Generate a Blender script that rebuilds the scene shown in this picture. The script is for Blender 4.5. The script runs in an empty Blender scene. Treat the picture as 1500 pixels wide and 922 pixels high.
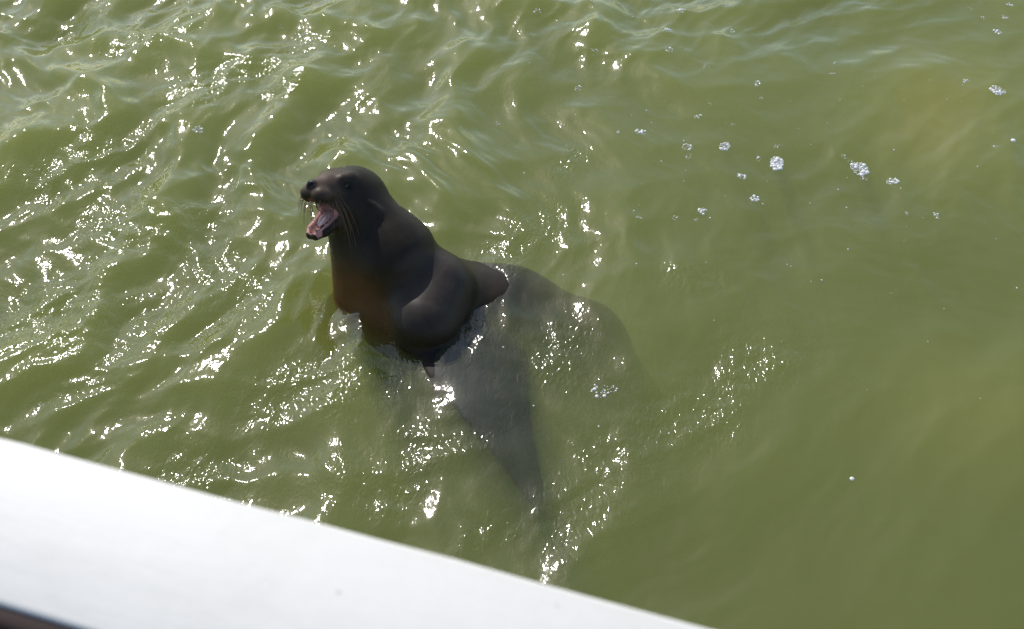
import bpy, bmesh, math, random
import numpy as np
from mathutils import Vector, Matrix
rnd = random.Random(7)
rng = np.random.default_rng(11)
R = math.radians
scene = bpy.context.scene
COL = scene.collection

# ------------------------------------------------------------------ camera
CAM_H, PITCH, FPX, IW, IH = 2.40, 48.0, 1608.0, 1500.0, 922.0
cam_d = bpy.data.cameras.new('camera'); cam = bpy.data.objects.new('camera', cam_d); COL.objects.link(cam)
cam.location = (0, 0, CAM_H); cam.rotation_euler = (R(90 - PITCH), 0, 0)
cam_d.sensor_fit = 'HORIZONTAL'; cam_d.sensor_width = 36.0; cam_d.lens = 36.0 * FPX / IW
cam_d.clip_start = 0.02; cam_d.clip_end = 3000
cam_d.dof.use_dof = True; cam_d.dof.focus_distance = 3.2; cam_d.dof.aperture_fstop = 7.5
scene.camera = cam
CR = np.array([1., 0, 0])
CU = np.array([0, math.sin(R(PITCH)), math.cos(R(PITCH))])
CF = np.array([0, math.cos(R(PITCH)), -math.sin(R(PITCH))])
CT = -CF
CPOS = np.array([0, 0, CAM_H])
def ray(px, py):
    return CF + CR * (px - IW / 2) / FPX - CU * (py - IH / 2) / FPX
def P(px, py, z=0.0):                      # the point of height z seen at a pixel of the photograph
    d = ray(px, py)
    return CPOS + d * (z - CAM_H) / d[2]

# ------------------------------------------------------------------ light
SUN_EL, SUN_AZ = 42.0, -28.0               # azimuth from +Y towards +X
sdir = np.array([math.cos(R(SUN_EL)) * math.sin(R(SUN_AZ)), math.cos(R(SUN_EL)) * math.cos(R(SUN_AZ)), math.sin(R(SUN_EL))])
world = bpy.data.worlds.new('World'); scene.world = world; world.use_nodes = True
wn = world.node_tree; wn.nodes.clear()
sky = wn.nodes.new('ShaderNodeTexSky'); sky.sky_type = 'NISHITA'; sky.sun_disc = False
sky.sun_elevation = R(SUN_EL); sky.sun_rotation = R(SUN_AZ)
sky.dust_density = 0.9; sky.air_density = 1.0; sky.ozone_density = 1.0
bg = wn.nodes.new('ShaderNodeBackground'); bg.inputs['Strength'].default_value = 0.15
wo = wn.nodes.new('ShaderNodeOutputWorld')
wn.links.new(sky.outputs[0], bg.inputs[0]); wn.links.new(bg.outputs[0], wo.inputs[0])
sl = bpy.data.lights.new('sun', 'SUN'); sl.energy = 3.4; sl.angle = R(0.5); sl.color = (1.0, 0.97, 0.93)
so = bpy.data.objects.new('sun', sl); COL.objects.link(so)
so.rotation_euler = Vector(sdir).to_track_quat('Z', 'Y').to_euler(); so.location = (-3, 6, 7)
scene.view_settings.view_transform = 'Standard'; scene.view_settings.look = 'None'
scene.view_settings.exposure = 0.12; scene.view_settings.gamma = 1.0
scene.view_settings.use_curve_mapping = False
scene.render.engine = 'CYCLES'
cy = scene.cycles
cy.max_bounces = 10; cy.diffuse_bounces = 2; cy.glossy_bounces = 3; cy.transmission_bounces = 4
cy.volume_bounces = 0; cy.transparent_max_bounces = 16
cy.use_denoising = True; cy.denoising_input_passes = 'RGB'

# ------------------------------------------------------------------ helpers
def link(name, me, mat=None, parent=None, smooth=True):
    o = bpy.data.objects.new(name, me); COL.objects.link(o)
    if mat: me.materials.append(mat)
    if smooth and len(me.polygons):
        me.polygons.foreach_set('use_smooth', np.ones(len(me.polygons), bool))
    if parent: o.parent = parent
    return o
def mesh_np(name, v, f):
    """v (n,3), f (m,k) with k = 3 or 4"""
    me = bpy.data.meshes.new(name); v = np.asarray(v, np.float32); f = np.asarray(f, np.int32)
    m, k = f.shape
    me.vertices.add(len(v)); me.vertices.foreach_set('co', v.ravel())
    me.loops.add(m * k); me.loops.foreach_set('vertex_index', f.ravel())
    me.polygons.add(m); me.polygons.foreach_set('loop_start', np.arange(m, dtype=np.int32) * k)
    me.update(calc_edges=True); me.validate()
    return me
def tag(o, label=None, cat=None, group=None, kind=None):
    if label: o['label'] = label
    if cat: o['category'] = cat
    if group: o['group'] = group
    if kind: o['kind'] = kind
    return o
class NT:
    def __init__(s, name):
        s.m = bpy.data.materials.new(name); s.m.use_nodes = True; s.t = s.m.node_tree; s.t.nodes.clear()
        s.out = s.t.nodes.new('ShaderNodeOutputMaterial')
    def n(s, typ, ins=None, **kw):
        nd = s.t.nodes.new('ShaderNode' + typ)
        for k, v in kw.items(): setattr(nd, k, v)
        for k, v in (ins or {}).items():
            if isinstance(v, bpy.types.NodeSocket): s.t.links.new(v, nd.inputs[k])
            else: nd.inputs[k].default_value = v
        return nd
    def ramp(s, fac, stops):
        nd = s.n('ValToRGB', {'Fac': fac}); e = nd.color_ramp.elements
        while len(e) < len(stops): e.new(0.5)
        for el, (p, c) in zip(e, stops):
            el.position = p; el.color = tuple(c) + (1,) if len(c) == 3 else c
        return nd
    def noise(s, vec, scale, detail=4, rough=0.55, dist=0.0):
        return s.n('TexNoise', {'Vector': vec, 'Scale': scale, 'Detail': detail, 'Roughness': rough, 'Distortion': dist})
    def mix(s, f, a, b, blend='MIX'):
        nd = s.n('Mix', None, data_type='RGBA', blend_type=blend)
        for k, v in ((0, f), (6, a), (7, b)):
            if isinstance(v, bpy.types.NodeSocket): s.t.links.new(v, nd.inputs[k])
            else: nd.inputs[k].default_value = (tuple(v) + (1,) if k and len(v) == 3 else v)
        return nd.outputs[2]
    def math(s, op, a, b=0.0, c=0.0):
        nd = s.n('Math', None, operation=op)
        for k, v in ((0, a), (1, b), (2, c)):
            if isinstance(v, bpy.types.NodeSocket): s.t.links.new(v, nd.inputs[k])
            else: nd.inputs[k].default_value = v
        return nd.outputs[0]
    def surf(s, sock): s.t.links.new(sock, s.out.inputs['Surface'])

# ------------------------------------------------------------------ waves (real heights)
def smooth01(t): t = np.clip(t, 0, 1); return t * t * (3 - 2 * t)
_W = []
for i in range(56):
    L = 1.3 * (0.040 / 1.3) ** (i / 55.0)
    th = R(-40) + (rng.normal(0, 0.75) if L > 0.3 else rng.normal(0, 1.1))
    _W.append((L, th, rng.uniform(0, 6.283), rng.uniform(0, 6.283)))
LCX, LCY = P(720, 520)[:2]
SHX, SHY = P(600, 450)[:2]                 # where the animal breaks the surface
def calm(x, y):                            # 1 in the choppy upper left, small on the lower right
    t = 0.60 - 0.43 * x + 0.16 * np.clip(y - 2.2, -1, 2.5) + 0.14 * np.sin(2.1 * x + 1.3 * y) + 0.12 * np.sin(3.7 * y - 1.9 * x + 1)
    return 0.17 + 0.83 * smooth01(t)
# cat's paws: patches of short ripples (pixel of the photograph, half sizes in metres, strength)
PAWS = [(350, 105, .20, .10, 1), (225, 60, .10, .14, .7), (90, 30, .12, .08, .5), (110, 245, .16, .16, .8), (90, 450, .14, .22, .9), (180, 330, .16, .12, .8),
        (320, 420, .12, .18, .7), (290, 330, .10, .10, .8), (260, 690, .18, .10, .9), (170, 520, .2, .14, .6), (470, 570, .12, .16, .9), (570, 700, .18, .07, .8), (640, 660, .14, .08, .6),
        (775, 335, .10, .14, .8), (860, 245, .07, .08, .7), (720, 390, .13, .06, 1.0), (800, 530, .10, .10, .8), (1080, 580, .24, .10, 1.0), (980, 590, .14, .12, .8),
        (1000, 400, .05, .10, .6), (700, 430, .10, .08, .9), (880, 660, .05, .10, .6), (700, 800, .10, .05, .7), (420, 140, .08, .05, .7), (1140, 545, .12, .07, 1.0), (690, 480, .07, .06, .6), (880, 760, .12, .10, .4)]
_PW = []
for px_, py_, a_, b_, k_ in PAWS:
    c_ = P(px_, py_); _PW.append((c_[0], c_[1], a_, b_, k_))
def paw_mask(x, y):
    wx = x + 0.05 * np.sin(9 * y + 3 * x) + 0.03 * np.sin(21 * y - 8 * x); wy = y + 0.05 * np.sin(11 * x - 2 * y + 1) + 0.03 * np.sin(19 * x + 9 * y)
    m = np.zeros_like(x)
    for cx, cy_, a_, b_, k_ in _PW:
        u = (wx - cx) * 0.82 + (wy - cy_) * 0.57; t = -(wx - cx) * 0.57 + (wy - cy_) * 0.82
        m = np.maximum(m, k_ * np.exp(-((u / (a_ * 1.25)) ** 2 + (t / b_) ** 2) ** 1.5))
    return m
def height(x, y):
    x = np.asarray(x, np.float64); y = np.asarray(y, np.float64)
    wx = x + 0.10 * np.sin(2.3 * y + 0.7 * x) + 0.045 * np.sin(6.1 * y - 2.2 * x + 1.3) + 0.018 * np.sin(14.0 * y + 9 * x) + 0.006 * np.sin(37 * y - 21 * x)
    wy = y + 0.10 * np.sin(2.7 * x - 0.9 * y + 2) + 0.045 * np.sin(5.3 * x + 2.9 * y) + 0.018 * np.sin(13.0 * x - 8 * y) + 0.006 * np.sin(33 * x + 19 * y)
    am = calm(x, y); pm = paw_mask(x, y)
    h = np.zeros_like(x); hs = np.zeros_like(x)
    for i, (L, th, ph, ph2) in enumerate(_W):
        k = 6.2832 / L
        a = 0.036 * (L / 0.3) ** -0.12 / k
        q = (0.5 / max(L, .12)) ** .5
        pat = np.clip(0.45 + 0.75 * np.sin(1.9 * x * math.cos(ph2) * q + 2.3 * y * math.sin(ph2) * q + ph2), 0, 1.2)
        s = np.sin(k * (wx * math.cos(th) + wy * math.sin(th)) + ph)
        if L > 0.13:
            g = (0.62 - np.sqrt(s * s * 0.985 + 0.015)) * 1.5 if i % 2 == 0 else np.exp(0.9 * (s - 1)) * 2.0 - 0.9
            h += a * pat * g * (1.35 if L > 0.28 else 0.75)
        else:
            hs += a * pat * s
    bx, by = (x - LCX) / 0.55, (y - LCY) / 0.45
    h = h * (am * 2.25 + 0.14) * (1 - 0.72 * np.exp(-(bx * bx + by * by))) + hs * (0.24 + 0.20 * am + 1.5 * pm * (0.4 + 0.6 * am))
    # the animal's own disturbance: broken rings
    dx, dy = x - SHX, y - SHY
    r = np.sqrt(dx * dx + dy * dy) + 0.03 * np.sin(7 * x + 3 * y) + 0.02 * np.sin(15 * y - 6 * x); an = np.arctan2(dy, dx)
    env = np.exp(-((r - 0.26) / 0.30) ** 2) * np.clip(0.3 + 0.8 * np.sin(3 * an + 1.1) * np.sin(5 * x + 4 * y), 0, 1)
    h += env * (0.0024 * np.sin(48 * r + 2.2 * np.sin(3 * an)) + 0.0014 * np.sin(95 * r + 3 * np.sin(4 * an + 2)))
    far = np.maximum(np.abs(x), np.abs(y - 2.5))
    return (h - H0 * am / 0.6) * (1 - 0.7 * smooth01((far - 8) / 60))

def graded(lo, hi, step, reach):
    core = np.arange(lo, hi + step / 2, step)
    out = []; s = step; t = 0
    while t < reach: s *= 1.16; t += s; out.append(t)
    out = np.array(out)
    return np.concatenate([lo - out[::-1], core, hi + out])
_g = np.meshgrid(np.linspace(-2, 2, 160), np.linspace(0.9, 4.2, 140)); H0 = 0.0; _hm = float(height(*_g).mean())
H0 = _hm
gx = graded(-2.75, 2.75, 0.0065, 600.0); gy = graded(0.55, 4.75, 0.0065, 600.0)
X, Y = np.meshgrid(gx, gy); Z = height(X, Y)
nx, ny = len(gx), len(gy)
V = np.stack([X.ravel(), Y.ravel(), Z.ravel()], 1)
ii = (np.arange(ny - 1)[:, None] * nx + np.arange(nx - 1)[None, :]).ravel()
F = np.stack([ii, ii + 1, ii + nx + 1, ii + nx], 1)
per = np.concatenate([np.arange(nx), (np.arange(1, ny) * nx + nx - 1), ((ny - 1) * nx + np.arange(nx - 2, -1, -1)), (np.arange(ny - 2, 0, -1) * nx)])
base = len(V); low = V[per].copy(); low[:, 2] = -2.6
n_p = len(per); nxt = np.roll(np.arange(n_p), -1)
F = np.concatenate([F, np.stack([per, base + np.arange(n_p), base + nxt, per[nxt]], 1)])
V = np.concatenate([V, low, [[0, 2.5, -2.6]]])
cen = len(V) - 1
Fb = np.stack([base + np.arange(n_p), np.full(n_p, cen), base + nxt, base + nxt], 1)   # closing floor
me = bpy.data.meshes.new('water')
fl = np.concatenate([F.ravel(), Fb[:, :3].ravel()]).astype(np.int32)
ls = np.concatenate([np.arange(len(F)) * 4, len(F) * 4 + np.arange(n_p) * 3]).astype(np.int32)
me.vertices.add(len(V)); me.vertices.foreach_set('co', V.astype(np.float32).ravel())
me.loops.add(len(fl)); me.loops.foreach_set('vertex_index', fl)
me.polygons.add(len(ls)); me.polygons.foreach_set('loop_start', ls)
me.update(calc_edges=True)
Xv, Yv = V[:, 0].astype(float), V[:, 1].astype(float)
rip = np.clip(0.10 + 0.13 * calm(Xv, Yv) * (0.5 + 0.5 * np.sin(3.1 * Xv + 2 * Yv) * np.sin(2.3 * Yv - 4.1 * Xv + 1)) + 0.9 * paw_mask(Xv, Yv), 0, 1)
me.attributes.new('ripple', 'FLOAT', 'POINT').data.foreach_set('value', rip.astype(np.float32))
def lump(x, y, f, s0):                      # soft cloudy noise
    r0 = np.random.default_rng(s0); t = np.zeros_like(x)
    for o in range(9):
        a_, fr_ = r0.uniform(0, 6.283), f * r0.uniform(0.6, 2.4)
        t += np.sin(fr_ * (x * math.cos(a_) + y * math.sin(a_)) + 1.2 * np.sin(fr_ * 0.7 * (y * math.cos(a_) - x * math.sin(a_)) + o) + r0.uniform(0, 6.28)) / 9
    return np.clip(0.5 + 1.1 * t, 0, 1)
sn = lump(Xv, Yv, 2.6, 3)
bc = P(1370, 170); brown = np.exp(-(((Xv - bc[0] + 0.06 * np.sin(5 * Yv)) / 0.26) ** 2 + ((Yv - bc[1]) / 0.42) ** 2))
bc2 = P(1440, 600); br2 = 0.5 * np.exp(-(((Xv - bc2[0]) / 0.3) ** 2 + ((Yv - bc2[1]) / 0.25) ** 2))
sil = np.array([0.56, 0.60, 0.17]) + sn[:, None] * np.array([0.10, 0.06, -0.01])
bw = np.clip(brown + br2, 0, 1)[:, None]
sil = sil * (1 - bw) + np.array([0.74, 0.60, 0.12]) * bw
me.attributes.new('cloud', 'FLOAT', 'POINT').data.foreach_set('value', (0.02 + 0.11 * bw[:, 0] + 0.02 * sn).astype(np.float32))
me.attributes.new('silt', 'FLOAT_VECTOR', 'POINT').data.foreach_set('vector', sil.astype(np.float32).ravel())

# water: fresnel gloss over fine silt near the surface, a murky green volume below
w = NT('murky_green_water')
pos = w.n('NewGeometry').outputs['Position']
att = w.n('Attribute', attribute_name='ripple').outputs['Fac']
mp = w.n('Mapping', {'Vector': pos, 'Rotation': (0, 0, R(38)), 'Scale': (1.0, 0.62, 0.0)}).outputs[0]
fine = w.noise(mp, 66, 1.5, 0.5, 0.8).outputs[0]
bump = w.n('Bump', {'Height': w.math('MULTIPLY', fine, att), 'Strength': 1.0, 'Distance': 0.0060}).outputs[0]
silt_c = w.n('Attribute', attribute_name='silt').outputs['Color']
silt = w.n('BsdfDiffuse', {'Color': silt_c, 'Normal': bump}).outputs[0]
clear = w.n('BsdfTransparent').outputs[0]
body = w.n('MixShader', {0: w.n('Attribute', attribute_name='cloud').outputs['Fac'], 1: clear, 2: silt}).outputs[0]
gl = w.n('BsdfGlossy', {'Color': (1, 1, 1, 1), 'Roughness': 0.072, 'Normal': bump}).outputs[0]
inc = w.n('NewGeometry').outputs['Incoming']
cs = w.math('ABSOLUTE', w.n('VectorMath', {0: bump, 1: inc}, operation='DOT_PRODUCT').outputs['Value'])
fr = w.math('MULTIPLY_ADD', w.math('POWER', w.math('SUBTRACT', 1.0, cs), 5.0), 0.955, 0.045)     # reflectance of water by angle
w.surf(w.n('MixShader', {0: fr, 1: body, 2: gl}).outputs[0])
vs = w.n('VolumeScatter', {'Color': (0.92, 1.0, 0.21, 1), 'Density': 1.5, 'Anisotropy': 0.0})
va = w.n('VolumeAbsorption', {'Color': (0.62, 0.70, 0.0, 1), 'Density': 1.6})
vv = w.n('AddShader', {0: vs.outputs[0], 1: va.outputs[0]})
w.t.links.new(vv.outputs[0], w.out.inputs['Volume'])
water = link('water', me, w.m); tag(water, 'murky green rippling harbour water glittering in the sun', 'water', kind='structure')

sb = NT('seabed_mud'); sbp = sb.n('NewGeometry').outputs['Position']
sbc = sb.ramp(sb.noise(sbp, 1.2, 5).outputs[0], [(0.3, (0.06, 0.05, 0.03)), (0.7, (0.11, 0.09, 0.05))]).outputs[0]
sb.surf(sb.n('BsdfPrincipled', {'Base Color': sbc, 'Roughness': 0.9}).outputs[0])
S = 640
sbm = mesh_np('seabed', [(-S, -S, -2.7), (S, -S, -2.7), (S, S, -2.7), (-S, S, -2.7)], [(0, 1, 2, 3)])
tag(link('seabed', sbm, sb.m), 'muddy brown seabed under the green water', 'seabed', kind='structure')

# ------------------------------------------------------------------ sea lion as one implicit surface
def nrm(v): v = np.asarray(v, float); return v / np.linalg.norm(v)
def smin(a, b, k):
    h = np.clip(0.5 + 0.5 * (b - a) / k, 0, 1)
    return b + (a - b) * h - k * h * (1 - h)
def smax(a, b, k): return -smin(-a, -b, k)
def ell(p, c, r):
    q = (p - np.asarray(c, p.dtype)) / np.asarray(r, p.dtype)
    k0 = np.sqrt((q * q).sum(-1)); q2 = q / np.asarray(r, p.dtype)
    k1 = np.sqrt((q2 * q2).sum(-1)) + 1e-9
    return k0 * (k0 - 1) / k1
def cone(p, a, b, ra, rb):                 # rounded cone, simple lerped radius
    a = np.asarray(a, p.dtype); b = np.asarray(b, p.dtype); ba = b - a
    t = np.clip(((p - a) @ ba) / (ba @ ba), 0, 1)
    d = p - a - t[..., None] * ba
    return np.sqrt((d * d).sum(-1)) - (ra + (rb - ra) * t).astype(p.dtype)

# head frame
HF = nrm(-0.575 * CR + 0.11 * CU + 0.81 * CT)
HUP = 0.26 * CR + 0.97 * CU
HUP = nrm(HUP - HF * (HUP @ HF)); HL = np.cross(HUP, HF)
HM = np.stack([HF, HL, HUP], 1)            # local -> world
HC = P(508, 281, 0.29)
def to_head(p): return ((p - HC.astype(p.dtype)) @ HM.astype(p.dtype))
def head_w(v): return HC + HM @ np.asarray(v, float)
JA = R(50)                                 # how far the jaw hangs open
JH = np.array([0.012, 0, -0.048])
jd = np.array([math.cos(JA), 0, -math.sin(JA)]); ju = np.array([math.sin(JA), 0, math.cos(JA)])
def jaw_pt(a, y, u): return JH + jd * a + ju * u + np.array([0, y, 0])

EYE = np.array([0.056, 0.0, 0.013]); EAR = np.array([-0.012, 0.0, -0.018])
def head_sdf(q, bare=False):
    aq = q.copy(); aq[..., 1] = np.abs(aq[..., 1])
    d = ell(q, (-0.035, 0, 0.002), (0.098, 0.076, 0.078))
    d = smin(d, cone(q, (-0.01, 0, -0.004), (0.070, 0, -0.008), 0.066, 0.047), 0.03)
    d = smin(d, cone(q, (0.060, 0, -0.008), (0.112, 0, -0.016), 0.044, 0.030), 0.02)
    d = smin(d, ell(aq, (0.111, 0.023, -0.031), (0.032, 0.028, 0.026)), 0.010)      # whisker pads
    d = smin(d, ell(q, (0.134, 0, -0.008), (0.016, 0.017, 0.013)), 0.008)           # nose pad
    d = smin(d, cone(aq, (0.034, 0.038, 0.036), (0.066, 0.037, 0.030), 0.017, 0.010), 0.020)  # brows
    d = smin(d, cone(aq, (-0.02, 0.045, -0.045), (0.03, 0.040, -0.045), 0.045, 0.030), 0.03)  # cheeks
    if bare: return d
    d = smax(d, -ell(aq, EYE + [0, 0.001, 0], (0.0100, 0.008, 0.0062)), 0.005)   # eye sockets
    d = smax(d, -ell(aq, (0.147, 0.009, -0.008), (0.008, 0.0035, 0.0055)), 0.003)    # nostrils
    d = smax(d, -ell(q, (0.150, 0, -0.018), (0.010, 0.0018, 0.012)), 0.003)
    # palate and mouth cavity
    pal = cone(q, (0.0, 0, -0.066), (0.118, 0, -0.062), 0.030, 0.017)
    d = smax(d, -pal, 0.006)
    # lower jaw: a trough
    j = cone(aq, jaw_pt(-0.01, 0.036, -0.004), jaw_pt(0.100, 0.026, -0.004), 0.021, 0.0135)
    j = smin(j, cone(aq, jaw_pt(0.100, 0.026, -0.004), jaw_pt(0.123, 0.011, -0.003), 0.0135, 0.0125), 0.006)
    j = smin(j, ell(q, jaw_pt(0.121, 0, -0.006), (0.014, 0.018, 0.011)), 0.008)        # chin
    j = smin(j, cone(q, jaw_pt(-0.02, 0, -0.016), jaw_pt(0.108, 0, -0.010), 0.030, 0.0125), 0.014)
    trough = cone(q, jaw_pt(0.0, 0, 0.022), jaw_pt(0.106, 0, 0.013), 0.034, 0.0205)
    j = smax(j, -trough, 0.005)
    d = smin(d, j, 0.010)
    thr = ell(q, (0.030, 0, -0.066), (0.050, 0.026, 0.021))
    d = smax(d, -thr, 0.006)
    # ear flaps
    e = cone(aq, EAR + [0.004, -0.004, 0.002], EAR + [-0.006, 0.006, -0.004], 0.0060, 0.0048)
    e = smin(e, cone(aq, EAR + [-0.006, 0.006, -0.004], EAR + [-0.020, 0.016, -0.014], 0.0048, 0.0022), 0.003)
    e = smax(e, -ell(aq, EAR + [-0.010, 0.0135, -0.009], (0.008, 0.004, 0.003)), 0.003)
    d = smin(d, e, 0.004)
    return d

for E_ in (EYE, EAR):                        # on the skin of the bare head
    ys = np.linspace(0.02, 0.12, 400); E_[1] = ys[np.argmin(np.abs(head_sdf(np.stack([ys * 0 + E_[0], ys, ys * 0 + E_[2]], 1), True)))]
SH = P(606, 446, -0.075)                     # shoulder mass
NB = P(575, 372, 0.12)
CH = P(545, 425, -0.03)
MID = P(740, 482, -0.208); HIP = P(848, 515, -0.265); TAIL = P(945, 585, -0.50)
# near fore flipper: centre line, half width
FLP = [(P(640, 462, -0.034), 0.12), (P(697, 530, -0.030), 0.155), (P(722, 590, -0.024), 0.105), (P(750, 652, -0.034), 0.064), (P(775, 706, -0.048), 0.038), (P(790, 750, -0.062), 0.010)]
fl_ax = nrm(FLP[-1][0] - FLP[0][0]); fl_n = nrm(np.array([0.10, 0.10, 1.0])); fl_n = nrm(fl_n - fl_ax * (fl_n @ fl_ax))
FL2 = [(P(530, 430, -0.08), 0.07), (P(490, 480, -0.28), 0.09), (P(470, 540, -0.50), 0.05), (P(475, 570, -0.6), 0.02)]
f2_ax = nrm(FL2[-1][0] - FL2[0][0]); f2_n = nrm(np.array([0.9, 0.5, 0.5])); f2_n = nrm(f2_n - f2_ax * (f2_n @ f2_ax))
def flat_chain(p, pts, n, k):
    n = n.astype(p.dtype); o = pts[0][0].astype(p.dtype)
    def st(v): return v + ((v - o) @ n)[..., None] * (k - 1) * n
    q = st(p); d = None
    for (a, ra), (b, rb) in zip(pts[:-1], pts[1:]):
        # the thickness axis is measured from the centre line
        a2, b2 = st(np.asarray(a, p.dtype)), st(np.asarray(b, p.dtype))
        e = cone(q, a2, b2, ra, rb)
        d = e if d is None else np.minimum(d, e)
    return d / (k * 0.6)
NAPE = head_w((-0.075, 0, -0.035))
THROAT = head_w((-0.035, 0, -0.085))
def body_sdf(p):
    d = head_sdf(to_head(p))
    n1 = cone(p, head_w((-0.055, 0, -0.025)), NB, 0.083, 0.122)
    n1 = smin(n1, cone(p, NB, SH, 0.122, 0.165), 0.03)
    n1 = smin(n1, cone(p, THROAT, CH, 0.060, 0.120), 0.06)
    d = smin(d, n1, 0.035)
    b = cone(p, SH, MID, 0.165, 0.192)
    b = smin(b, cone(p, MID, HIP, 0.192, 0.155), 0.05)
    b = smin(b, cone(p, HIP, TAIL, 0.155, 0.06), 0.05)
    d = smin(d, b, 0.06)
    d = smin(d, cone(p, P(640, 425, 0.03), P(622, 470, 0.015), 0.115, 0.105), 0.04)   # shoulder blade
    d = smin(d, flat_chain(p, FLP, fl_n, 7.0), 0.03)
    d = smin(d, flat_chain(p, FL2, f2_n, 4.0), 0.03)
    return d

def surface_nets(fn, lo, hi, h):
    lo = np.asarray(lo, float); n = np.ceil((np.asarray(hi) - lo) / h).astype(int) + 1
    ax = [(lo[i] + h * np.arange(n[i])).astype(np.float32) for i in range(3)]
    D = np.empty(n, np.float32)
    # coarse pass picks the slabs worth evaluating finely
    for i0 in range(0, n[0], 16):
        sl_ = ax[0][i0:i0 + 16]
        g = np.stack(np.meshgrid(sl_, ax[1], ax[2], indexing='ij'), -1)
        c = fn(g[::8, ::8, ::8])
        c8 = np.repeat(np.repeat(np.repeat(c, 8, 0), 8, 1), 8, 2)[:g.shape[0], :g.shape[1], :g.shape[2]]
        blk = c8.copy(); m = np.abs(c8) < 8 * h * 1.9 * 1.3 + 0.03
        blk[m] = fn(g[m])
        D[i0:i0 + 16] = blk
    S_ = D < 0
    act = np.zeros(np.array(n) - 1, bool); allc = [S_[i:n[0] - 1 + i, j:n[1] - 1 + j, k:n[2] - 1 + k] for i in (0, 1) for j in (0, 1) for k in (0, 1)]
    cnt = sum(c.astype(np.int8) for c in allc); act = (cnt > 0) & (cnt < 8)
    cid = -np.ones(act.shape, np.int64); cells = np.argwhere(act); cid[act] = np.arange(len(cells))
    acc = np.zeros((len(cells), 3)); num = np.zeros(len(cells))
    cor = [(i, j, k) for i in (0, 1) for j in (0, 1) for k in (0, 1)]
    for a in range(8):
        for b in range(a + 1, 8):
            A, B = np.array(cor[a]), np.array(cor[b])
            if np.abs(A - B).sum() != 1: continue
            da = D[tuple((cells + A).T)]; db = D[tuple((cells + B).T)]
            m = (da < 0) != (db < 0); t = np.where(m, da / np.where(m, da - db, 1), 0)
            acc += np.where(m[:, None], A + t[:, None] * (B - A), 0); num += m
    v = lo + h * (cells + acc / num[:, None])
    quads = []
    for axis in range(3):
        e = np.eye(3, dtype=int)[axis]; u, w_ = np.eye(3, dtype=int)[(axis + 1) % 3], np.eye(3, dtype=int)[(axis + 2) % 3]
        s0 = S_[tuple(slice(0, n[i] - e[i]) for i in range(3))]; s1 = S_[tuple(slice(e[i], n[i]) for i in range(3))]
        ed = np.argwhere(s0 != s1)
        ok = (ed[:, (axis + 1) % 3] > 0) & (ed[:, (axis + 2) % 3] > 0) & (ed[:, (axis + 1) % 3] < n[(axis + 1) % 3] - 1) & (ed[:, (axis + 2) % 3] < n[(axis + 2) % 3] - 1)
        ed = ed[ok]; fl_ = s0[tuple(ed.T)]
        q = np.stack([cid[tuple((ed - u - w_).T)], cid[tuple((ed - w_).T)], cid[tuple(ed.T)], cid[tuple((ed - u).T)]], 1)
        q[~fl_] = q[~fl_][:, ::-1]
        quads.append(q)
    q = np.concatenate(quads); q = q[(q >= 0).all(1)]
    for _ in range(2):                      # settle the vertices on the surface
        p = v.astype(np.float64); d = fn(p); g = np.empty_like(p)
        for i in range(3):
            o = np.zeros(3); o[i] = 0.0012
            g[:, i] = fn(p + o) - fn(p - o)
        g /= np.linalg.norm(g, axis=1)[:, None] + 1e-12
        v = p - g * np.clip(d, -h, h)[:, None]
    return v, q

allp = np.array([SH, NB, CH, MID, HIP, TAIL, HC] + [a for a, _ in FLP] + [a for a, _ in FL2])
v, q = surface_nets(body_sdf, allp.min(0) - 0.26, allp.max(0) + 0.24, 0.0048)
bme = mesh_np('body', v, q)
# coat colours by region of the body (fur and skin colour, plus shadow painted round the eyes)
hq = to_head(v)
colr = np.tile(np.array([0.029, 0.021, 0.012]), (len(v), 1))
def blend(mask, c):
    global colr
    colr = colr * (1 - mask[:, None]) + np.array(c) * mask[:, None]
def ball(c, r, soft):
    return 1 - smooth01((np.linalg.norm(v - c, axis=1) - r) / soft)
def near_chain(pts):
    d = np.full(len(v), 9.0)
    for (a_, _), (b_, _) in zip(pts[:-1], pts[1:]): d = np.minimum(d, cone(v, a_, b_, 0, 0))
    return d
for ch_ in (FLP[1:], FL2[1:]): blend((1 - smooth01((near_chain(ch_) - 0.10) / 0.06)) * (1 - ball(P(632, 430, 0.1), 0.14, 0.03)), (0.011, 0.011, 0.013))   # black leathery flippers
blend(ball(P(530, 455, -0.05), 0.10, 0.15) * 0.95, (0.14, 0.062, 0.022))                 # russet chest
blend(ball(P(632, 430, 0.1), 0.115, 0.03) * 0.8, (0.052, 0.041, 0.033))     # greyer shoulder
inh = (np.linalg.norm(hq - np.array([0.05, 0, 0]), axis=1) < 0.19)
muz = smooth01((hq[:, 0] - 0.03) / 0.08) * smooth01((hq[:, 2] + 0.05) / 0.03) * inh
blend(muz * 0.8, (0.115, 0.076, 0.050))
blend((1 - smooth01((np.linalg.norm((np.stack([hq[:, 0], np.abs(hq[:, 1]), hq[:, 2]], 1) - EYE) / np.array([1.3, 1, 1]), axis=1) - 0.010) / 0.016)) * 0.8, (0.014, 0.011, 0.009))  # soft shadow around each eye, painted into the coat
blend((1 - smooth01((np.linalg.norm((hq - np.array([0.140, 0, -0.008])) / np.array([1, 1.1, 1]), axis=1) - 0.014) / 0.006)) * inh, (0.018, 0.016, 0.017))
jl = hq - JH; ja = jl @ jd; jz = jl @ ju
mouth = inh & (ja > 0.004) & (ja < 0.128) & (np.abs(hq[:, 1]) < 0.047 - 0.14 * ja) & (jz > -0.007)
pal_d = cone(hq, (0.0, 0, -0.066), (0.118, 0, -0.062), 0.030, 0.017)
mouth_m = (mouth & (jz < 0.030)) * 1.0
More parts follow.
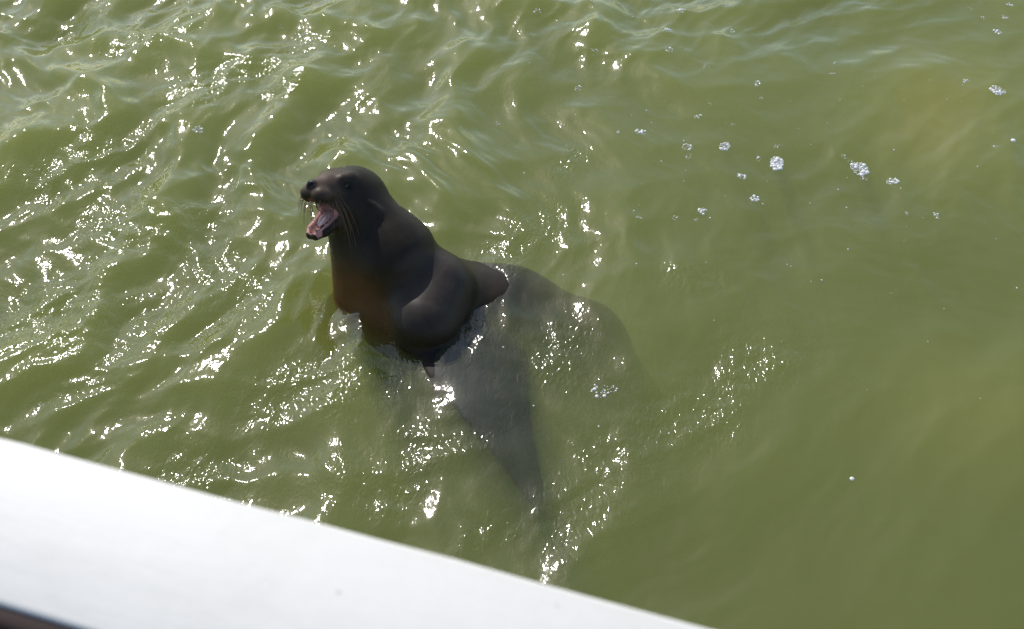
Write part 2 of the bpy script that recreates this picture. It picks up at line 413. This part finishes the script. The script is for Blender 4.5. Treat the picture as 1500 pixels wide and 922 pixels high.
up_m = (inh & (pal_d < 0.0025) & (hq[:, 0] > 0.0)) * 1.0
blend(up_m * 0.95, (0.22, 0.07, 0.06))
blend(mouth_m, (0.62, 0.29, 0.25))
bme.attributes.new('coat', 'FLOAT_VECTOR', 'POINT').data.foreach_set('vector', colr.astype(np.float32).ravel())
wet = np.clip(mouth_m + 0.0, 0, 1)

fm = NT('wet_fur'); ca = fm.n('Attribute', attribute_name='coat').outputs['Color']
fp = fm.n('NewGeometry').outputs['Position']
mott = fm.noise(fp, 28, 5, 0.6).outputs[0]
fc = fm.mix(0.55, ca, fm.ramp(mott, [(0.3, (0.45, 0.43, 0.42)), (0.7, (1.0, 1.0, 1.0))]).outputs[0], 'MULTIPLY')
hair = fm.noise(fm.n('Mapping', {'Vector': fp, 'Rotation': (0.3, 0.5, 0.7), 'Scale': (1, 1, 0.25)}).outputs[0], 420, 2, 0.6).outputs[0]
fb = fm.n('Bump', {'Height': fm.math('ADD', fm.math('MULTIPLY', hair, 0.0006), fm.math('MULTIPLY', mott, 0.0016)), 'Strength': 0.8, 'Distance': 1.0}).outputs[0]
frr = fm.n('MapRange', {'Value': mott, 3: 0.34, 4: 0.55}).outputs[0]
fm.surf(fm.n('BsdfPrincipled', {'Base Color': fc, 'Roughness': frr, 'Normal': fb, 'Specular IOR Level': fm.n('MapRange', {'Value': fm.n('SeparateXYZ', {'Vector': fp}).outputs[2], 1: -0.015, 2: 0.01, 3: 0.02, 4: 0.2}).outputs[0]}).outputs[0])

lion = bpy.data.objects.new('sea_lion', None); COL.objects.link(lion); lion.empty_display_size = 0.1
tag(lion, 'dark brown sea lion with open mouth rising out of the green water', 'sea lion')
link('body', bme, fm.m, lion)

def simple(name, col, rough=0.4, **kw):
    m = NT(name); ps = m.n('NewGeometry').outputs['Position']
    n_ = m.noise(ps, 60, 3).outputs[0]
    c = m.mix(0.35, col, m.ramp(n_, [(0.3, (0.5, 0.5, 0.5)), (0.7, (1, 1, 1))]).outputs[0], 'MULTIPLY')
    ins = {'Base Color': c, 'Roughness': rough}; ins.update(kw)
    m.surf(m.n('BsdfPrincipled', ins).outputs[0]); return m.m
eye_m = simple('dark_eye', (0.006, 0.005, 0.004), 0.12)
tongue_m = simple('pink_tongue', (0.78, 0.48, 0.42), 0.28)
tooth_m = simple('tooth_ivory', (0.62, 0.52, 0.36), 0.3)
whisk_m = simple('whisker', (0.22, 0.13, 0.07), 0.5)

def uv_ell(c, r, M=np.eye(3), nu=20, nv=12):
    vs_, fs = [], []
    for i in range(nv + 1):
        t = math.pi * i / nv
        for j in range(nu):
            a = 2 * math.pi * j / nu
            vs_.append(np.asarray(c) + M @ (np.array([math.sin(t) * math.cos(a), math.sin(t) * math.sin(a), math.cos(t)]) * np.asarray(r)))
    for i in range(nv):
        for j in range(nu):
            fs.append((i * nu + j, (i + 1) * nu + j, (i + 1) * nu + (j + 1) % nu, i * nu + (j + 1) % nu))
    return np.array(vs_), np.array(fs)
def tube(pts, rad, n=6):
    pts = np.asarray(pts, float); vs_, fs = [], []
    for i, p in enumerate(pts):
        d = nrm(pts[min(i + 1, len(pts) - 1)] - pts[max(i - 1, 0)])
        a = nrm(np.cross(d, [0.31, 0.2, 0.93])); b = np.cross(d, a)
        for j in range(n):
            t = 2 * math.pi * j / n; vs_.append(p + rad[i] * (a * math.cos(t) + b * math.sin(t)))
    for i in range(len(pts) - 1):
        for j in range(n):
            fs.append((i * n + j, i * n + (j + 1) % n, (i + 1) * n + (j + 1) % n, (i + 1) * n + j))
    return np.array(vs_), np.array(fs)
def joined(parts):
    vs_, fs, o = [], [], 0
    for a, b in parts: vs_.append(a); fs.append(b + o); o += len(a)
    return np.concatenate(vs_), np.concatenate(fs)

for s in (1, -1):
    vv_, ff_ = uv_ell(head_w((EYE[0] - 0.002, s * (EYE[1] - 0.0088), EYE[2])), (0.0105,) * 3)
    link('eye', mesh_np('eye', vv_, ff_), eye_m, lion)
# tongue: a tapering pad lying in the jaw
tv, tf = uv_ell((0, 0, 0), (1, 1, 1), nu=24, nv=16)
t_ = (tv[:, 0] + 1) / 2
loc = np.stack([0.012 + 0.082 * t_, tv[:, 1] * (0.022 - 0.004 * t_), 0.001 + tv[:, 2] * 0.0075 + 0.008 * np.sin(t_ * 2.6) - 0.003 * np.exp(-(tv[:, 1] / 0.25) ** 2)], 1)
tw = np.array([head_w(JH + jd * a + ju * c + np.array([0, b, 0])) for a, b, c in loc])
link('tongue', mesh_np('tongue', tw, tf), tongue_m, lion)
for s in (1, -1):
    for (p0, p1, r0) in (((0.112, s * 0.017, -0.046), (0.113, s * 0.018, -0.064), 0.0042),
                         (jaw_pt(0.114, s * 0.011, 0.004), jaw_pt(0.117, s * 0.013, 0.021), 0.0036)):
        a, b = tube([p0, (np.array(p0) * .5 + np.array(p1) * .5), p1], [r0, r0 * .8, r0 * .15])
        a = np.array([head_w(x) for x in a]); link('tooth', mesh_np('tooth', a, b), tooth_m, lion)
    for k in range(4):
        p0 = jaw_pt(0.040 + 0.014 * k, s * (0.027 - 0.0028 * k), 0.004); p1 = p0 + ju * 0.009
        a, b = tube([p0, p1], [0.0032, 0.0007]); a = np.array([head_w(x) for x in a])
        link('tooth', mesh_np('tooth', a, b), tooth_m, lion)
wl = []
for s in (1, -1):
    for row in range(6):
        for k in range(8):
            st_ = np.array([0.128 - 0.008 * k, s * (0.030 + 0.0030 * k + 0.001 * row), -0.020 - 0.0058 * row])
            ln = 0.026 + 0.0095 * k + rnd.uniform(-.010, .012)
            d0 = nrm([0.25 - 0.16 * k + rnd.uniform(-.1, .1), s * (0.75 + rnd.uniform(-.15, .15)), -0.62 - 0.10 * row + rnd.uniform(-.15, .15)])
            pts = []
            for t in np.linspace(0, 1, 7):
                pts.append(head_w(st_ + d0 * ln * t + np.array([-0.20, -0.25 * s, -0.50]) * ln * t * t))
            wl.append(tube(pts, [0.00062 * (1 - 0.7 * t) for t in np.linspace(0, 1, 7)], 4))
a, b = joined(wl)
tag(link('whiskers', mesh_np('whiskers', a, b), whisk_m, lion), kind='stuff')

# ------------------------------------------------------------------ foam
fo = NT('foam_bubble'); fop = fo.n('NewGeometry').outputs['Position']
fv = fo.ramp(fo.noise(fop, 180, 2).outputs[0], [(0.35, (0.78, 0.77, 0.72)), (0.65, (0.92, 0.91, 0.88))]).outputs[0]
lw = fo.n('LayerWeight', {'Blend': 0.35}).outputs['Facing']
al = fo.n('MapRange', {'Value': lw, 1: 0.15, 2: 0.75, 3: 0.75, 4: 0.98}).outputs[0]
fo.surf(fo.n('BsdfPrincipled', {'Base Color': fv, 'Roughness': 0.15, 'Alpha': al}).outputs[0])
def ico(sub=1):
    bm = bmesh.new(); bmesh.ops.create_icosphere(bm, subdivisions=sub, radius=1.0)
    v_ = np.array([x.co[:] for x in bm.verts]); f_ = np.array([[y.index for y in x.verts] for x in bm.faces]); bm.free()
    return v_, f_
I1, I2 = ico(1), ico(2)
def clump(cx, cy, rad, n):
    parts = []; r2 = random.Random(int(cx * 1e4) ^ int(cy * 1e4)); asp = r2.uniform(0.55, 0.95); rot = r2.uniform(0, 3.14)
    got = []
    for i in range(n * 6):
        if len(got) >= n: break
        rr = rad * math.sqrt(r2.random()); t = r2.uniform(0, 6.283)
        u_, v_ = rr * math.cos(t), rr * math.sin(t) * asp
        ox, oy = u_ * math.cos(rot) - v_ * math.sin(rot), u_ * math.sin(rot) + v_ * math.cos(rot)
        br = max(0.0011, rad * r2.choice((0.06, 0.08, 0.08, 0.11, 0.15, 0.24)))
        if n == 30: br = max(0.0012, br * 0.6)
        if n == 1: ox = oy = 0; br = rad
        if any(math.hypot(ox - a_, oy - b_) < 0.55 * (br + c_) for a_, b_, c_ in got): continue
        got.append((ox, oy, br))
    for ox, oy, br in got:
        z = float(height(np.array([cx + ox]), np.array([cy + oy]))[0])
        bv, bf = I2 if br > 0.004 else I1
        parts.append((bv * br * np.array([1, 1, 0.6]) + np.array([ox, oy, z + br * 0.15]), bf))
    return joined(parts)
FOAM = [(1062,215,11),(1138,240,15),(1259,248,14),(1307,266,9),(1087,258,7),(1029,309,7),(1106,291,7),(1022,171,6),(939,194,7),(847,130,6),
 (1109,123,6),(1007,216,7),(1033,98,5),(989,319,5),(937,320,5),(1111,233,5),(1237,229,5),(1330,314,4),(1371,316,6),(728,181,4),(905,193,4),
 (1008,229,5),(1115,144,4),(998,16,8),(1062,9,4),(981,45,6),(980,74,6),(1072,46,5),(1462,133,11),(1462,47,6),(1480,7,5),(1415,119,5),(1459,215,5),
 (1442,27,4),(1472,25,5),(1218,108,4),(870,73,5),(787,15,6),(435,48,4),(444,51,5),(290,189,9),(885,572,17),(1248,702,3),(222,435,5),(1266,262,5),
 (1422,13,4),(1074,182,4),(1245,236,4),(1484,207,3),(1040,152,4),(412,42,4),(116,195,4),(10,188,4),(60,592,5),(373,437,5),(1020,322,4),(1140,214,5)]
BIG = {(1062,215): 'pear shaped white foam clump beside a smaller pair of bubbles on the green water',
       (1138,240): 'large round pale foam clump lying on a blue grey sky reflection',
       (1259,248): 'large white foam clump with a small bubble at its tail',
       (1462,133): 'round white foam clump lying alone on smooth green water',
       (885,572): 'frothy patch of bubbles floating above the submerged flank of the sea lion',
       (290,189): 'ring of foam bubbles beside an olive green wave trough among sun glints'}
NEAR = {(1307, 266): 'oval foam clump floating just past the clump with the tail bubble', (1266, 262): 'single bubble trailing from the large white foam clump',
        (1237, 229): 'small pale bubble pair beside the clump with the tail bubble', (1245, 236): 'tiny bubble touching the pale pair near the large white clump',
        (1111, 233): 'narrow foam fleck beside the large round pale clump', (1140, 214): 'small foam fleck close above the large round pale clump', (1087, 258): 'roundish foam clump between the pear shaped clump and the round pale clump',
        (1007, 216): 'small foam clump next to the pear shaped clump', (1008, 229): 'flat white bubble just below the small clump next to the pear shaped one'}
for px, py, rp in FOAM:
    c = P(px, py, 0.0); sc_ = np.linalg.norm(c - CPOS) / FPX
    rad = rp * sc_ * (1.12 if rp <= 7 else 0.92)
    c = P(px, py, float(height(c[0:1], c[1:2])[0]))
    n_ = 1 if rp <= 3 else int(5 + (rp - 3) ** 1.4 * 3)
    if rp == 17: n_, rad = 30, rad * 1.25     # loose froth
    a, b = clump(c[0], c[1], rad, n_)
    o = link('foam_clump', mesh_np('foam_clump', a, b), fo.m); o.location = (c[0], c[1], 0)
    if (px, py) in BIG: tag(o, BIG[(px, py)], 'foam', 'clumps of foam on the water')
    elif (px, py) in NEAR: tag(o, NEAR[(px, py)], 'foam', 'clumps of foam on the water')
    elif px < 500: tag(o, 'small cluster of bubbles among sun glints on the choppy water beyond the handrail', 'foam', 'bubbles among the sun glints')
    elif px > 1400: tag(o, 'small foam bubble on calm water around the lone round foam clump', 'foam', 'bubbles around the lone clump')
    else: tag(o, 'small clump of white foam bubbles drifting on the green water behind the sea lion', 'foam', 'clumps of foam on the water')
tiny = []
for i in range(420):
    px = rnd.uniform(0, 1500); py = rnd.uniform(0, 640)
    if rnd.random() > (0.25 + 0.75 * math.exp(-((px - 1080) / 330) ** 2 - ((py - 190) / 190) ** 2)): continue
    c = P(px, py, 0); z = float(height(c[0:1], c[1:2])[0]); br = rnd.choice((0.0012, 0.0016, 0.002, 0.003))
    tiny.append((I1[0] * br + np.array([c[0], c[1], z]), I1[1]))
a, b = joined(tiny)
tag(link('tiny_bubbles', mesh_np('tiny_bubbles', a, b), fo.m), 'scattered tiny air bubbles on the water surface', 'bubbles', kind='stuff')

# ------------------------------------------------------------------ railing and landing stage
RZ = CAM_H - 0.60                          # top of the cap board
A0, A1 = P(0, 640, RZ), P(1060, 922, RZ)   # far edge
B0, B1 = P(0, 887, RZ), P(130, 924, RZ)    # near edge
ra = nrm(A1 - A0); rn = np.array([-ra[1], ra[0], 0]);
if rn[1] < 0: rn = -rn                     # towards the water
rw = float((A0 - B0) @ rn)
RM = np.stack([ra, rn, [0, 0, 1]], 1)
wp = NT('white_gloss_paint'); wpp = wp.n('TexCoord').outputs['Object']
wpm = wp.n('Mapping', {'Vector': wpp, 'Scale': (0.12, 1, 1)}).outputs[0]
wg = wp.noise(wpm, 60, 5, 0.6).outputs[0]; wd = wp.noise(wpp, 14, 5, 0.65).outputs[0]
wc = wp.ramp(wd, [(0.28, (0.62, 0.595, 0.53)), (0.5, (0.665, 0.64, 0.58)), (0.75, (0.68, 0.655, 0.60))]).outputs[0]
spk = wp.ramp(wp.noise(wpp, 55, 2).outputs[0], [(0.735, (1, 1, 1)), (0.77, (0.55, 0.50, 0.46))]).outputs[0]
wc = wp.mix(1.0, wc, spk, 'MULTIPLY')
wb = wp.n('Bump', {'Height': wp.math('ADD', wp.math('MULTIPLY', wg, 0.0012), wp.math('MULTIPLY', wd, 0.0020)), 'Strength': 0.3, 'Distance': 1.0}).outputs[0]
wp.surf(wp.n('BsdfPrincipled', {'Base Color': wc, 'Roughness': 0.55, 'Normal': wb}).outputs[0])
dk = NT('dark_wood_and_shade'); dkp = dk.n('TexCoord').outputs['Object']
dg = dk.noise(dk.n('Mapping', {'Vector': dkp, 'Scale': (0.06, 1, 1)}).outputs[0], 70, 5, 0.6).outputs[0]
dc = dk.ramp(dg, [(0.3, (0.022, 0.015, 0.014)), (0.7, (0.055, 0.037, 0.032))]).outputs[0]  # dark wood, deepened to serve as the near face's shade too
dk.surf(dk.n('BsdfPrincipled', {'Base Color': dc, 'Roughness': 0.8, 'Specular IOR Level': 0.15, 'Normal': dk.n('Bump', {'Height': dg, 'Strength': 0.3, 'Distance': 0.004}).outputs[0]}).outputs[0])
def board(name, x0, x1, y0, y1, z0, z1, mat, parent, bev=0.004, seg=3, cuts=0, wob=0.0):
    bm = bmesh.new(); bmesh.ops.create_cube(bm, size=1.0)
    for v_ in bm.verts:
        v_.co = Vector(((x0 + x1) / 2 + v_.co.x * (x1 - x0), (y0 + y1) / 2 + v_.co.y * (y1 - y0), (z0 + z1) / 2 + v_.co.z * (z1 - z0)))
    if cuts:
        ed = [e for e in bm.edges if abs(e.verts[0].co.x - e.verts[1].co.x) > 0.5 * (x1 - x0)]
        bmesh.ops.subdivide_edges(bm, edges=ed, cuts=cuts)
    sharp = [e for e in bm.edges if len(e.link_faces) == 2 and e.calc_face_angle(0) > 0.5]
    bmesh.ops.bevel(bm, geom=sharp, offset=bev, segments=seg, profile=0.5, affect='EDGES')
    if wob:
        for v_ in bm.verts:
            x = v_.co.x
            v_.co.y += wob * (math.sin(9 * x) + 0.6 * math.sin(23 * x + 1) + 0.4 * math.sin(61 * x)) * (1 if v_.co.y > (y0 + y1) / 2 else 0.6)
            v_.co.z += wob * 0.6 * (math.sin(13 * x + 2) + 0.5 * math.sin(41 * x))
    me_ = bpy.data.meshes.new(name); bm.to_mesh(me_); bm.free()
    o = link(name, me_, mat, parent)
    me_.set_sharp_from_angle(angle=R(50))
    return o
DECK = 0.62
rail = bpy.data.objects.new('railing', None); COL.objects.link(rail)
Mx = Matrix.Identity(4)
for i in range(3):
    for j in range(3): Mx[i][j] = RM[i][j]
Mx.translation = Vector((A0[0], A0[1], DECK)); rail.matrix_world = Mx
tag(rail, 'white painted wooden handrail board above dark posts at the edge of the landing stage', 'railing')
zt = RZ - DECK
board('cap_board', -1.6, 3.0, -rw, 0.0, zt - 0.042, zt, wp.m, rail, 0.004, 3, 90, 0.0007)
board('shaded_face_strip', -1.6, 3.0, -rw - 0.012, -rw - 0.0005, zt - 0.048, zt - 0.0008, dk.m, rail, 0.003, 2)  # added strip, its dark colour stands for shade on the cap's near face
board('under_rail', -1.58, 2.98, -rw + 0.006, -rw + 0.044, zt - 0.142, zt - 0.0425, dk.m, rail)
board('lower_rail', -1.58, 2.98, -rw + 0.008, -rw + 0.042, 0.12, 0.21, dk.m, rail)
for x in (-1.5, 0.05, 1.45, 2.9):
    board('post', x - 0.045, x + 0.045, -rw + 0.0445, -0.004, 0.002, zt - 0.0425, dk.m, rail, 0.004, 2)
deck = bpy.data.objects.new('landing_stage', None); COL.objects.link(deck); deck.matrix_world = Mx
tag(deck, 'weathered plank landing stage behind the white handrail', 'landing stage', kind='structure')
gw = NT('weathered_plank'); gwp = gw.n('TexCoord').outputs['Object']
gg = gw.noise(gw.n('Mapping', {'Vector': gwp, 'Scale': (1, 0.06, 1)}).outputs[0], 60, 5, 0.6).outputs[0]
gc = gw.ramp(gg, [(0.3, (0.09, 0.07, 0.055)), (0.7, (0.20, 0.165, 0.135))]).outputs[0]
gw.surf(gw.n('BsdfPrincipled', {'Base Color': gc, 'Roughness': 0.8, 'Normal': gw.n('Bump', {'Height': gg, 'Strength': 0.4, 'Distance': 0.004}).outputs[0]}).outputs[0])
x = -1.8; k = 0
pl = None
while x < 3.2:
    if pl is None: pl = board('plank', 0, 0.138, -2.1, 0.03, -0.038, 0.0, gw.m, deck, 0.004, 2)
    else:
        pl2 = bpy.data.objects.new('plank', pl.data); COL.objects.link(pl2); pl2.parent = deck; pl2.location.x = k * 0.146
    k += 1; x += 0.146
for o in deck.children: o.location.x -= 1.8
for y in (-0.12, -1.95): board('joist', -1.75, 3.1, y - 0.04, y + 0.04, -0.20, -0.0385, dk.m, deck)
for x in (-1.3, 2.6):
    for y in (-0.12, -1.95): board('pile', x - 0.09, x + 0.09, y - 0.09, y + 0.09, -DECK - 2.75, -0.2005, dk.m, deck, 0.03, 3)
